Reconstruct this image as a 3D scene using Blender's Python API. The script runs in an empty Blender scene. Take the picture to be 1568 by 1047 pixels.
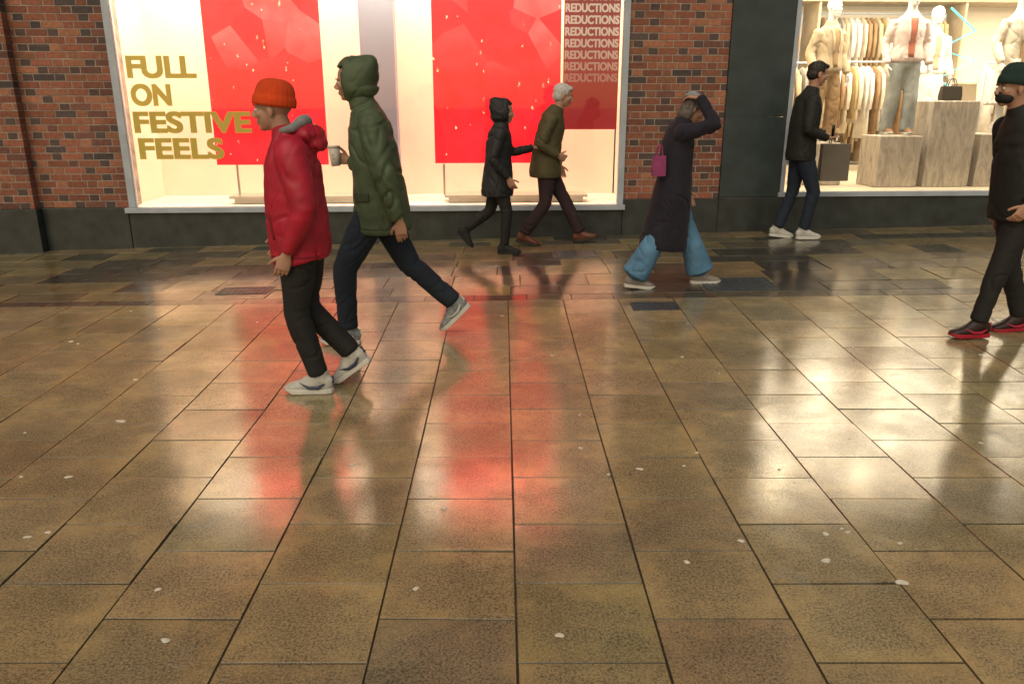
import bpy, math, random
from mathutils import Vector, Matrix, noise
from mathutils.bvhtree import BVHTree
random.seed(11)
S = bpy.context.scene
COL = bpy.context.collection
S.view_settings.view_transform = 'Standard'
S.view_settings.look = 'None'
S.view_settings.exposure = 0

# ------------------------------------------------------------------ helpers
def empty(name, loc=(0, 0, 0), rz=0.0):
    e = bpy.data.objects.new(name, None)
    e.empty_display_size = 0.2
    e.location = loc
    e.rotation_euler = (0, 0, rz)
    COL.objects.link(e)
    return e

class G:
    def __init__(s):
        s.v = []; s.f = []; s.m = []; s.c = []
    def mark(s): return len(s.v)
    def xf(s, start, M):
        for i in range(start, len(s.v)):
            s.v[i] = M @ Vector(s.v[i])
    def face(s, idx, m=0, c=(1, 1, 1)):
        s.f.append(tuple(idx)); s.m.append(m); s.c.append(c)
    def box(s, x0, x1, y0, y1, z0, z1, m=0, c=(1, 1, 1)):
        b = len(s.v)
        s.v += [Vector(p) for p in [(x0,y0,z0),(x1,y0,z0),(x1,y1,z0),(x0,y1,z0),(x0,y0,z1),(x1,y0,z1),(x1,y1,z1),(x0,y1,z1)]]
        for q in [(0,3,2,1),(4,5,6,7),(0,1,5,4),(1,2,6,5),(2,3,7,6),(3,0,4,7)]:
            s.face([b+i for i in q], m, c)
    def tube(s, pts, rads, lat=(0, 1, 0), seg=18, m=0, cap=0.5):
        pts = [Vector(p) for p in pts]
        lat = Vector(lat)
        n = len(pts); base = len(s.v)
        for i, p in enumerate(pts):
            T = (pts[min(i+1, n-1)] - pts[max(i-1, 0)]).normalized()
            L = lat - T * lat.dot(T)
            if L.length < 0.25:
                a = Vector((0, 0, 1)); L = a - T * a.dot(T)
            L.normalize()
            F = L.cross(T)
            r = rads[i]
            rf, rl = (r, r) if not isinstance(r, tuple) else r
            for k in range(seg):
                t = 2*math.pi*k/seg
                s.v.append(p + F*math.cos(t)*rf + L*math.sin(t)*rl)
        for i in range(n-1):
            for k in range(seg):
                k2 = (k+1) % seg
                s.face((base+i*seg+k, base+i*seg+k2, base+(i+1)*seg+k2, base+(i+1)*seg+k), m)
        for end in (0, 1):
            i = 0 if end == 0 else n-1
            T = (pts[1]-pts[0]).normalized()*-1 if end == 0 else (pts[-1]-pts[-2]).normalized()
            r = rads[i]; r = min(r) if isinstance(r, tuple) else r
            s.v.append(pts[i] + T*r*cap)
            ci = len(s.v)-1
            for k in range(seg):
                k2 = (k+1) % seg
                q = (base+i*seg+k, base+i*seg+k2, ci)
                s.face(q if end else q[::-1], m)
    def ell(s, c, r, seg=20, rings=12, m=0):
        c = Vector(c); base = len(s.v)
        for j in range(1, rings):
            ph = math.pi*j/rings
            for k in range(seg):
                t = 2*math.pi*k/seg
                s.v.append(c + Vector((r[0]*math.sin(ph)*math.cos(t), r[1]*math.sin(ph)*math.sin(t), r[2]*math.cos(ph))))
        s.v.append(c+Vector((0, 0, r[2]))); top = len(s.v)-1
        s.v.append(c-Vector((0, 0, r[2]))); bot = len(s.v)-1
        for j in range(rings-2):
            for k in range(seg):
                k2 = (k+1) % seg
                s.face((base+j*seg+k, base+(j+1)*seg+k, base+(j+1)*seg+k2, base+j*seg+k2), m)
        for k in range(seg):
            k2 = (k+1) % seg
            s.face((top, base+k, base+k2), m)
            o = base+(rings-2)*seg
            s.face((bot, o+k2, o+k), m)

def mk(name, g, mats, parent=None, smooth=False, bevel=0, col=False, loc=None, rz=None):
    me = bpy.data.meshes.new(name)
    me.from_pydata([tuple(v) for v in g.v], [], g.f)
    if not isinstance(mats, (list, tuple)): mats = [mats]
    for m in mats: me.materials.append(m)
    if len(mats) > 1: me.polygons.foreach_set('material_index', g.m)
    if col:
        ca = me.color_attributes.new('Col', 'FLOAT_COLOR', 'CORNER')
        d = []
        for p in me.polygons:
            c = g.c[p.index]
            d += [c[0], c[1], c[2], 1.0]*p.loop_total
        ca.data.foreach_set('color', d)
    if smooth: me.polygons.foreach_set('use_smooth', [True]*len(me.polygons))
    me.update()
    ob = bpy.data.objects.new(name, me)
    COL.objects.link(ob)
    if parent: ob.parent = parent
    if loc is not None: ob.location = loc
    if rz is not None: ob.rotation_euler = (0, 0, rz)
    if bevel:
        b = ob.modifiers.new('bev', 'BEVEL'); b.width = bevel; b.segments = 2; b.limit_method = 'ANGLE'
    return ob

def blob(name, g, mat, parent, voxel=0.011, it=4, disp=None, seed=0.0):
    me = bpy.data.meshes.new('tmp')
    me.from_pydata([tuple(v) for v in g.v], [], g.f)
    ob = bpy.data.objects.new('tmp', me)
    COL.objects.link(ob)
    r = ob.modifiers.new('r', 'REMESH'); r.mode = 'VOXEL'; r.voxel_size = voxel; r.use_smooth_shade = True
    sm = ob.modifiers.new('s', 'SMOOTH'); sm.factor = 0.5; sm.iterations = it
    dg = bpy.context.evaluated_depsgraph_get()
    me2 = bpy.data.meshes.new_from_object(ob.evaluated_get(dg))
    bpy.data.objects.remove(ob)
    if disp:
        amp, fx, fz = disp
        nn = [v.normal.copy() for v in me2.vertices]
        for v, nr in zip(me2.vertices, nn):
            c = v.co
            wx = noise.noise(Vector((c.x*3+seed, c.y*3, c.z*2)))*0.14
            wz = noise.noise(Vector((c.x*3+seed+31, c.y*3, c.z*2)))*0.14
            x, y, z = c.x+wx, c.y, c.z+wz
            a = noise.noise(Vector((x*fx+seed, y*fx, z*fz+x*fx*0.9)))
            b = noise.noise(Vector((x*fx*1.9+seed+9, y*fx*1.3, z*fz*0.8-x*fx*1.6)))
            ma = max(0.0, min(1.0, noise.noise(Vector((c.x*5+seed+17, c.y*5, c.z*3.5)))*2.4+.35))
            mb = max(0.0, min(1.0, noise.noise(Vector((c.x*6+seed+27, c.y*6, c.z*4.5)))*2.6+.1))
            low = noise.noise(Vector((c.x*fx*.8+seed+3, c.y*fx*.8, c.z*fz*.45)))
            fine = noise.noise(Vector((c.x*17+seed, c.y*17, c.z*24)))
            crease = -math.exp(-(a/0.075)**2)*0.75*ma - math.exp(-(b/0.10)**2)*0.5*mb
            v.co = c + nr*amp*(0.1 + crease + 0.85*low + .16*fine)
    me2.materials.clear()
    me2.materials.append(mat)
    me2.polygons.foreach_set('use_smooth', [True]*len(me2.polygons))
    me2.name = name
    ob = bpy.data.objects.new(name, me2)
    COL.objects.link(ob)
    ob.parent = parent
    return ob

def patch(name, target, parent, corners, side, mat, off=.003, nx=10, nz=8):
    me = target.data
    bv = BVHTree.FromPolygons([v.co for v in me.vertices], [p.vertices[:] for p in me.polygons])
    (ax, az), (bx, bz), (cx, cz), (dx, dz) = corners
    g = G()
    for j in range(nz+1):
        t = j/nz
        for i in range(nx+1):
            s = i/nx
            x = (ax*(1-s)+bx*s)*(1-t)+(dx*(1-s)+cx*s)*t
            z = (az*(1-s)+bz*s)*(1-t)+(dz*(1-s)+cz*s)*t
            h = bv.ray_cast(Vector((x, side*1.0, z)), Vector((0, -side, 0)))
            if h[0] is None: return None
            g.v.append(h[0]+h[1]*off)
    for j in range(nz):
        for i in range(nx):
            a = j*(nx+1)+i
            g.face((a, a+1, a+nx+2, a+nx+1))
    o = mk(name, g, mat, parent, smooth=True)
    s = o.modifiers.new('s', 'SOLIDIFY'); s.thickness = off*1.2; s.offset = 0
    return o

# ------------------------------------------------------------------ materials
def newmat(name):
    m = bpy.data.materials.new(name); m.use_nodes = True
    nt = m.node_tree
    return m, nt, nt.nodes['Principled BSDF']

def N(nt, t, **kw):
    n = nt.nodes.new(t)
    for k, v in kw.items():
        if k.startswith('i_'):
            n.inputs[k[2:].replace('_', ' ')].default_value = v
        else: setattr(n, k, v)
    return n

def ramp(nt, src, stops):
    r = nt.nodes.new('ShaderNodeValToRGB')
    el = r.color_ramp.elements
    while len(el) < len(stops): el.new(0.5)
    for e, (p, c) in zip(el, stops):
        e.position = p; e.color = (c[0], c[1], c[2], 1) if isinstance(c, (tuple, list)) else (c, c, c, 1)
    nt.links.new(src, r.inputs[0])
    return r.outputs[0]

def mul(nt, a, b, fac=1.0, mode='MULTIPLY'):
    n = nt.nodes.new('ShaderNodeMix'); n.data_type = 'RGBA'; n.blend_type = mode
    n.inputs[0].default_value = fac
    for s, i in ((a, 6), (b, 7)):
        if isinstance(s, (tuple, list)): n.inputs[i].default_value = (s[0], s[1], s[2], 1)
        else: nt.links.new(s, n.inputs[i])
    return n.outputs[2]

def math_(nt, op, a, b=None):
    n = nt.nodes.new('ShaderNodeMath'); n.operation = op
    for s, i in ((a, 0), (b, 1)):
        if s is None: continue
        if isinstance(s, (int, float)): n.inputs[i].default_value = s
        else: nt.links.new(s, n.inputs[i])
    return n.outputs[0]

def simple(name, c, rough=0.7, var=0.25, vs=8.0, bump=0.15, bs=120.0, metal=0.0, emit=None, es=0.0, sheen=0.0, spec=0.5):
    m, nt, p = newmat(name)
    tc = N(nt, 'ShaderNodeTexCoord')
    nz = N(nt, 'ShaderNodeTexNoise', i_Scale=vs, i_Detail=4.0)
    nt.links.new(tc.outputs['Object'], nz.inputs['Vector'])
    r = ramp(nt, nz.outputs[0], [(0.3, 1-var), (0.7, 1+var*0.4)])
    nt.links.new(mul(nt, c, r), p.inputs['Base Color'])
    p.inputs['Roughness'].default_value = rough
    p.inputs['Metallic'].default_value = metal
    p.inputs['Specular IOR Level'].default_value = spec
    if sheen: p.inputs['Sheen Weight'].default_value = sheen
    if bump:
        n2 = N(nt, 'ShaderNodeTexNoise', i_Scale=bs, i_Detail=2.0)
        nt.links.new(tc.outputs['Object'], n2.inputs['Vector'])
        b = N(nt, 'ShaderNodeBump', i_Strength=bump, i_Distance=0.004)
        nt.links.new(n2.outputs[0], b.inputs['Height'])
        nt.links.new(b.outputs[0], p.inputs['Normal'])
    if emit:
        p.inputs['Emission Color'].default_value = (*emit, 1)
        p.inputs['Emission Strength'].default_value = es
    return m

def emis(name, c, s):
    m, nt, p = newmat(name)
    p.inputs['Base Color'].default_value = (*c, 1)
    p.inputs['Emission Color'].default_value = (*c, 1)
    p.inputs['Emission Strength'].default_value = s
    return m

def slab_mat(name, rlo, rhi):
    m, nt, p = newmat(name)
    L = nt.links.new
    tc = N(nt, 'ShaderNodeTexCoord'); ob = tc.outputs['Object']
    at = N(nt, 'ShaderNodeAttribute', attribute_name='Col')
    uv = N(nt, 'ShaderNodeUVMap', uv_map='UVMap')
    n1 = N(nt, 'ShaderNodeTexNoise', i_Scale=2.4, i_Detail=5.0, i_Roughness=0.65); L(ob, n1.inputs['Vector'])
    n2 = N(nt, 'ShaderNodeTexNoise', i_Scale=110.0, i_Detail=3.0, i_Roughness=0.75); L(ob, n2.inputs['Vector'])
    n3 = N(nt, 'ShaderNodeTexNoise', i_Scale=9.0, i_Detail=5.0, i_Roughness=.65); L(ob, n3.inputs['Vector'])
    # worn, smoother rim of every flagstone (very irregular)
    sp = N(nt, 'ShaderNodeSeparateXYZ'); L(uv.outputs[0], sp.inputs[0])
    ux = math_(nt, 'ABSOLUTE', math_(nt, 'SUBTRACT', sp.outputs[0], .5)); uy = math_(nt, 'ABSOLUTE', math_(nt, 'SUBTRACT', sp.outputs[1], .5))
    e = math_(nt, 'MULTIPLY', math_(nt, 'MAXIMUM', ux, uy), 1.5)
    e = math_(nt, 'ADD', e, math_(nt, 'MULTIPLY', math_(nt, 'SUBTRACT', n3.outputs[0], .5), 2.2))
    e = math_(nt, 'ADD', e, math_(nt, 'MULTIPLY', math_(nt, 'SUBTRACT', n1.outputs[0], .5), 2.2))
    edge = ramp(nt, e, [(0.35, 0.0), (1.0, 1.0)])
    big = ramp(nt, n1.outputs[0], [(0.3, 0.76), (0.7, 1.20)])
    c = mul(nt, at.outputs['Color'], big)
    c = mul(nt, c, ramp(nt, edge, [(0, (.92, .94, .98)), (1, (1.14, 1.11, 1.02))]))
    pit = ramp(nt, n2.outputs[0], [(0.38, 0.30), (0.56, 1.14)])
    pm = math_(nt, 'SUBTRACT', .95, math_(nt, 'MULTIPLY', edge, .62))
    mx = N(nt, 'ShaderNodeMix', data_type='RGBA', blend_type='MULTIPLY')
    L(pm, mx.inputs[0]); L(c, mx.inputs[6]); L(pit, mx.inputs[7])
    c = mx.outputs[2]
    vo = N(nt, 'ShaderNodeTexVoronoi', i_Scale=125.0); L(ob, vo.inputs['Vector'])
    gr = ramp(nt, vo.outputs['Distance'], [(0.10, (.36, .33, .26)), (0.26, 0.0)])
    c = mul(nt, c, gr, 0.6, 'ADD')
    n4 = N(nt, 'ShaderNodeTexNoise', i_Scale=1.3, i_Detail=7.0, i_Roughness=0.8); L(ob, n4.inputs['Vector'])
    bm = ramp(nt, n4.outputs[0], [(0.60, 0.0), (0.70, 0.5)])
    mb = N(nt, 'ShaderNodeMix', data_type='RGBA'); L(bm, mb.inputs[0]); L(c, mb.inputs[6]); mb.inputs[7].default_value = (0.22, 0.26, 0.27, 1)
    L(mb.outputs[2], p.inputs['Base Color'])
    L(ramp(nt, n1.outputs[0], [(0.32, rhi), (0.68, rlo)]), p.inputs['Roughness'])
    p.inputs['IOR'].default_value = 1.45
    p.inputs['Specular IOR Level'].default_value = 0.3
    n5 = N(nt, 'ShaderNodeTexNoise', i_Scale=2.6, i_Detail=6.0, i_Roughness=.7); L(ob, n5.inputs['Vector'])
    L(ramp(nt, n5.outputs[0], [(0.36, 1.0), (0.68, 0.55)]), p.inputs['Coat Weight'])
    p.inputs['Coat IOR'].default_value = 1.55
    L(ramp(nt, n5.outputs[0], [(0.38, 0.035), (0.66, 0.16)]), p.inputs['Coat Roughness'])
    b1 = N(nt, 'ShaderNodeBump', i_Strength=0.45, i_Distance=0.003); L(n2.outputs[0], b1.inputs['Height'])
    b2 = N(nt, 'ShaderNodeBump', i_Strength=0.25, i_Distance=0.006); L(n3.outputs[0], b2.inputs['Height']); L(b1.outputs[0], b2.inputs['Normal'])
    L(b2.outputs[0], p.inputs['Normal'])
    b3 = N(nt, 'ShaderNodeBump', i_Strength=0.13, i_Distance=0.002); L(n2.outputs[0], b3.inputs['Height'])
    b4 = N(nt, 'ShaderNodeBump', i_Strength=0.12, i_Distance=0.006); L(n3.outputs[0], b4.inputs['Height']); L(b3.outputs[0], b4.inputs['Normal'])
    L(b4.outputs[0], p.inputs['Coat Normal'])
    return m

M_slab = slab_mat('wet_paving', 0.30, 0.55)
M_grout = simple('grout', (0.05, 0.040, 0.026), 0.6, 0.4, 30)
M_ground = simple('asphalt', (0.05, 0.048, 0.045), 0.6, 0.3, 3)

def brick_mat():
    m, nt, p = newmat('brick')
    L = nt.links.new
    tc = N(nt, 'ShaderNodeTexCoord'); ob = tc.outputs['Object']
    at = N(nt, 'ShaderNodeAttribute', attribute_name='Col')
    n = N(nt, 'ShaderNodeTexNoise', i_Scale=28.0, i_Detail=5.0, i_Roughness=0.7); L(ob, n.inputs['Vector'])
    n2 = N(nt, 'ShaderNodeTexNoise', i_Scale=1.1, i_Detail=4.0, i_Roughness=0.6); L(ob, n2.inputs['Vector'])
    c = mul(nt, at.outputs['Color'], ramp(nt, n.outputs[0], [(0.3, 0.6), (0.7, 1.2)]))
    c = mul(nt, c, ramp(nt, n2.outputs[0], [(0.35, 0.76), (0.65, 1.1)]))
    L(c, p.inputs['Base Color']); p.inputs['Roughness'].default_value = 0.75
    b = N(nt, 'ShaderNodeBump', i_Strength=0.5, i_Distance=0.004); L(n.outputs[0], b.inputs['Height']); L(b.outputs[0], p.inputs['Normal'])
    return m
M_brick = brick_mat()
M_mortar = simple('mortar', (0.36, 0.30, 0.265), 0.9, 0.45, 9, 0.3, 90)
M_slate = simple('slate_cladding', (0.036, 0.052, 0.060), 0.4, 0.3, 4, 0.1)
M_plinth = simple('plinth_stone', (0.034, 0.042, 0.043), 0.42, 0.45, 6, 0.2, 60)
M_frame = simple('aluminium_frame', (0.42, 0.48, 0.58), 0.4, 0.15, 6, 0.0, metal=0.1)
M_cream = simple('cream_panel', (0.84, 0.77, 0.63), 0.8, 0.08, 1.5, 0.0, emit=(1.0, 0.86, 0.60), es=0.10)  # faint emission added to the panel, on top of the case lights
M_white = simple('white_panel', (0.88, 0.86, 0.8), 0.7, 0.05, 2, 0.0)
M_grey = simple('grey_column', (0.30, 0.35, 0.46), 0.7, 0.05, 2, 0.0)
M_int = simple('shop_wall', (0.84, 0.77, 0.63), 0.8, 0.12, 1.2, 0.0, emit=(1.0, 0.86, 0.60), es=0.14)  # wall given a slight glow of its own to brighten the interior
M_woodf = simple('shop_floor', (0.66, 0.56, 0.42), 0.4, 0.2, 5, 0.0)

def glass_mat():
    m = bpy.data.materials.new('shop_glass'); m.use_nodes = True
    nt = m.node_tree; nt.nodes.clear()
    o = N(nt, 'ShaderNodeOutputMaterial'); t = N(nt, 'ShaderNodeBsdfTransparent'); g = N(nt, 'ShaderNodeBsdfGlossy')
    g.inputs['Roughness'].default_value = 0.02
    f = N(nt, 'ShaderNodeFresnel'); f.inputs['IOR'].default_value = 1.45
    mx = N(nt, 'ShaderNodeMixShader')
    nt.links.new(f.outputs[0], mx.inputs[0]); nt.links.new(t.outputs[0], mx.inputs[1]); nt.links.new(g.outputs[0], mx.inputs[2])
    nt.links.new(mx.outputs[0], o.inputs[0])
    return m
M_glass = glass_mat()

def poster_mat():
    m, nt, p = newmat('red_poster')
    L = nt.links.new
    tc = N(nt, 'ShaderNodeTexCoord'); ob = tc.outputs['Object']
    v = N(nt, 'ShaderNodeTexVoronoi', i_Scale=2.3); L(ob, v.inputs['Vector'])
    sep = N(nt, 'ShaderNodeSeparateColor'); L(v.outputs['Color'], sep.inputs[0])
    fac = ramp(nt, sep.outputs[0], [(0.45, 0.0), (0.95, 0.30)])
    sx = N(nt, 'ShaderNodeSeparateXYZ'); L(ob, sx.inputs[0])
    mr = N(nt, 'ShaderNodeMapRange'); L(sx.outputs['Z'], mr.inputs[0]); mr.inputs[1].default_value = 1.9; mr.inputs[2].default_value = 2.4
    mr2 = N(nt, 'ShaderNodeMapRange'); L(sx.outputs['Z'], mr2.inputs[0]); mr2.inputs[1].default_value = 3.0; mr2.inputs[2].default_value = 2.75
    mm = N(nt, 'ShaderNodeMath', operation='MULTIPLY'); L(fac, mm.inputs[0]); L(mr.outputs[0], mm.inputs[1])
    m3 = N(nt, 'ShaderNodeMath', operation='MULTIPLY'); L(mm.outputs[0], m3.inputs[0]); L(mr2.outputs[0], m3.inputs[1])
    mx = N(nt, 'ShaderNodeMix', data_type='RGBA'); L(m3.outputs[0], mx.inputs[0])
    mx.inputs[6].default_value = (0.66, 0.007, 0.014, 1); mx.inputs[7].default_value = (0.80, 0.22, 0.18, 1)
    n1 = N(nt, 'ShaderNodeTexNoise', i_Scale=5.0, i_Detail=4.0); L(ob, n1.inputs['Vector'])
    c = mul(nt, mx.outputs[2], ramp(nt, n1.outputs[0], [(0.3, 0.60), (0.7, 1.15)]))
    mp = N(nt, 'ShaderNodeMapping'); mp.inputs['Scale'].default_value = (1, 1, 0.5); mp.inputs['Rotation'].default_value = (0, 0.6, 0); L(ob, mp.inputs[0])
    nw = N(nt, 'ShaderNodeTexNoise', i_Scale=22.0); L(ob, nw.inputs['Vector'])
    av = N(nt, 'ShaderNodeVectorMath', operation='MULTIPLY_ADD'); L(nw.outputs['Color'], av.inputs[0]); av.inputs[1].default_value = (.05, .05, .05); L(mp.outputs[0], av.inputs[2])
    v2 = N(nt, 'ShaderNodeTexVoronoi', i_Scale=14.0); L(av.outputs[0], v2.inputs['Vector'])
    s2 = N(nt, 'ShaderNodeSeparateColor'); L(v2.outputs['Color'], s2.inputs[0])
    a = ramp(nt, v2.outputs['Distance'], [(0.11, 1.0), (0.20, 0.0)])
    b = ramp(nt, s2.outputs[1], [(0.78, 0.0), (0.82, 1.0)])
    fl = N(nt, 'ShaderNodeMath', operation='MULTIPLY'); L(a, fl.inputs[0]); L(b, fl.inputs[1])
    m2 = N(nt, 'ShaderNodeMix', data_type='RGBA'); L(fl.outputs[0], m2.inputs[0]); L(c, m2.inputs[6]); m2.inputs[7].default_value = (0.8, 0.42, 0.2, 1)
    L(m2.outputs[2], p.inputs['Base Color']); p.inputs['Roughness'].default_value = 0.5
    L(m2.outputs[2], p.inputs['Emission Color']); p.inputs['Emission Strength'].default_value = 2.0  # print made to glow so its streaks on the wet paving read stronger
    return m
M_poster = poster_mat()

# ------------------------------------------------------------------ ground
def ss(t):
    t = max(0.0, min(1.0, t)); return t*t*(3-2*t)
def gz(x, y):
    xx = max(-9.0, min(9.0, x))
    return 0.019*(xx+4.5)*ss((y-3.5)/4.0)

rnd = random.Random(5)
def slabcol(kind, x=0, y=0):
    k = rnd.uniform(0.82, 1.14)
    if kind == 0:
        c = (0.345, 0.270, 0.140)
        if rnd.random() < 0.18: c = (0.30, 0.25, 0.15)
    elif kind == 1:
        c = rnd.choice([(0.27, 0.21, 0.10), (0.25, 0.195, 0.09), (0.19, 0.155, 0.085), (0.27, 0.20, 0.095), (0.06, 0.055, 0.042), (.13, .11, .07)])
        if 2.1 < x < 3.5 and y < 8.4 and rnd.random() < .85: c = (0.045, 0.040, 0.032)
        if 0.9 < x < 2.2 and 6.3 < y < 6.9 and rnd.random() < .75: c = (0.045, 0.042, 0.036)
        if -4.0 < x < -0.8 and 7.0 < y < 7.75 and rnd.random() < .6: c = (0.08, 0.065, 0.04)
    else:
        c = rnd.choice([(0.05, 0.044, 0.034), (0.09, 0.07, 0.045), (0.11, .09, .055)])
    return tuple(v*k*rnd.uniform(0.96, 1.04) for v in c)

SK = -0.0113
gs = G()
def slab(x0, x1, y0, y1, kind, joint=0.0022, tilt=0.0042, skew=True):
    tx = rnd.gauss(0, tilt); ty = rnd.gauss(0, tilt); dz = rnd.gauss(0, 0.0005)
    cx, cy = (x0+x1)/2, (y0+y1)/2
    c = slabcol(kind, cx, cy)
    j1, j2, j3, j4 = [joint*rnd.uniform(.6, 1.5) for _ in range(4)]
    b = len(gs.v)
    for ins, dd in ((0.0, -0.03), (0.0, -0.003), (0.002, 0.0)):
        for (x, y) in ((x0+j1+ins, y0+j2+ins), (x1-j3-ins, y0+j2+ins), (x1-j3-ins, y1-j4-ins), (x0+j1+ins, y1-j4-ins)):
            wx = x + (SK*(y-1.873) if skew else 0)
            z = gz(wx, y) + dz + tx*(x-cx) + ty*(y-cy) + dd
            gs.v.append(Vector((wx, y, z)))
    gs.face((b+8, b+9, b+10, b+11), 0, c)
    dk = tuple(v*0.3 for v in c)
    for r in (0, 4):
        for k in range(4):
            k2 = (k+1) % 4
            gs.face((b+r+k, b+r+k2, b+r+4+k2, b+r+4+k), 0, dk)

W = 0.447; D = 0.405
YE = 6.22
for i in range(-26, 27):
    x0 = 0.017+i*W
    off = 2.175 if i % 2 else 1.965
    y = off - 14*D
    while y < YE-0.02:
        y1 = min(y+D, YE)
        slab(x0, x0+W, y, y1, 0)
        y = y1
x = -12.0
while x < 12:
    w = rnd.uniform(0.28, 0.5)
    slab(x, x+w, YE, YE+0.17, 2, skew=False)
    x += w
y = YE+0.17
row = 0
while y < 10.2:
    d = 0.42 if row % 3 else 0.30
    x = -12.0 + rnd.random()*0.3
    while x < 12:
        w = rnd.choice([0.45, 0.6, 0.6, 0.42])
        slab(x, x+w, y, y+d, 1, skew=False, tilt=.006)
        x += w
    y += d; row += 1
pav = mk('pavement', gs, M_slab, col=True)
ul = pav.data.uv_layers.new(name='UVMap')
uvd = []
for pl_ in pav.data.polygons:
    if pl_.index % 9 == 0: uvd += [0, 0, 1, 0, 1, 1, 0, 1]
    else: uvd += [0.0]*8
ul.data.foreach_set('uv', uvd)
gb = G()
nx, ny = 48, 56
for j in range(ny+1):
    for i in range(nx+1):
        x = -12.3+24.6*i/nx; y = -4+14.4*j/ny
        gb.v.append(Vector((x, y, gz(x, y)-0.006)))
for j in range(ny):
    for i in range(nx):
        a = j*(nx+1)+i
        gb.face((a, a+1, a+nx+2, a+nx+1))
mk('pavement_joints', gb, M_grout, parent=pav)
gg = G(); b = 300
gg.v = [Vector(p) for p in ((-b, -b, -0.2), (b, -b, -0.2), (b, b, -0.2), (-b, b, -0.2))]; gg.face((0, 1, 2, 3))
mk('ground', gg, M_ground)
kb = G()
kb.box(-14, 14, -4.3, -4.0, -0.2, -0.003)
mk('kerb', kb, simple('granite_kerb', (0.2, 0.19, 0.18), 0.5), bevel=0.01)

M_cover = simple('cast_iron', (0.10, 0.125, 0.15), 0.35, 0.4, 30, .5, 90, metal=.5)
def cover(x0, x1, y0, y1, name='drain_cover'):
    g = G()
    def q(a, b_, c, d_, h0, h1):
        base = len(g.v)
        for h in (h0, h1):
            for (xx, yy) in ((a, c), (b_, c), (b_, d_), (a, d_)):
                g.v.append(Vector((xx, yy, gz(xx, yy)+h)))
        for f in [(0,3,2,1),(4,5,6,7),(0,1,5,4),(1,2,6,5),(2,3,7,6),(3,0,4,7)]: g.face([base+i for i in f])
    t = .014
    q(x0, x1, y0, y0+t, -.01, .0055); q(x0, x1, y1-t, y1, -.01, .0055)
    q(x0, x0+t, y0+t, y1-t, -.01, .0055); q(x1-t, x1, y0+t, y1-t, -.01, .0055)
    q(x0+t+.003, x1-t-.003, y0+t+.003, y1-t-.003, -.01, .0035)
    nn = int((x1-x0)/.05)
    for i in range(nn):
        for j in range(int((y1-y0)/.05)):
            xx = x0+.03+i*.05; yy = y0+.03+j*.05
            if xx+.025 < x1-t and yy+.02 < y1-t: q(xx, xx+.025, yy, yy+.012, .003, .0055)
    mk(name, g, M_cover)
cover(.94, 1.31, 5.88, 6.10)
cover(1.65, 2.25, 6.42, 6.84)
cover(-2.55, -2.1, 6.55, 6.80)
cover(.42, .9, 7.9, 8.3)

gum = G()
pts = [(.586,3.265,1),(-.281,2.902,.9),(.15,2.093,1),(1.15,2.514,1.1),(1.362,2.378,1.5),(.877,2.648,.8),(-1.988,3.185,1),(-1.87,2.676,.9),(-1.81,2.71,.9),
       (-1.08,2.068,.9),(-2.06,3.829,1.5),(1.31,2.71,.8),(1.22,2.70,.9),(-2.27,4.459,1.2),(-3.08,5.24,1.2),(-1.22,2.335,.8),(-.74,3.31,.8),(-2.2,3.185,.7),(.886,3.44,.8),(.436,3.21,.6)]
for k in range(46):
    pts.append((rnd.uniform(-4, 4.5), rnd.uniform(2.2, 6.1), rnd.uniform(.3, .8)))
for (x, y, s) in pts:
    s *= .85
    b = len(gum.v); z = gz(x, y)
    gum.v.append(Vector((x, y, z+0.0045)))
    n = 12; ph = rnd.random()*6; e = rnd.uniform(1.0, 1.4)
    for ring, (rr, hh) in enumerate(((0.010, 0.004), (0.0150, 0.0008))):
        for k in range(n):
            t = 2*math.pi*k/n
            r = rr*s*(1+0.22*math.sin(2*t+ph)+0.12*math.sin(3*t+ph*2))
            gum.v.append(Vector((x+r*e*math.cos(t), y+r*math.sin(t), z+hh)))
    for k in range(n):
        k2 = (k+1) % n
        gum.face((b, b+1+k, b+1+k2)); gum.face((b+1+k, b+1+n+k, b+1+n+k2, b+1+k2))
mk('chewing_gum_spots', gum, simple('gum', (0.72, 0.70, 0.62), 0.4, 0.2, 60), smooth=True)

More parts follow.
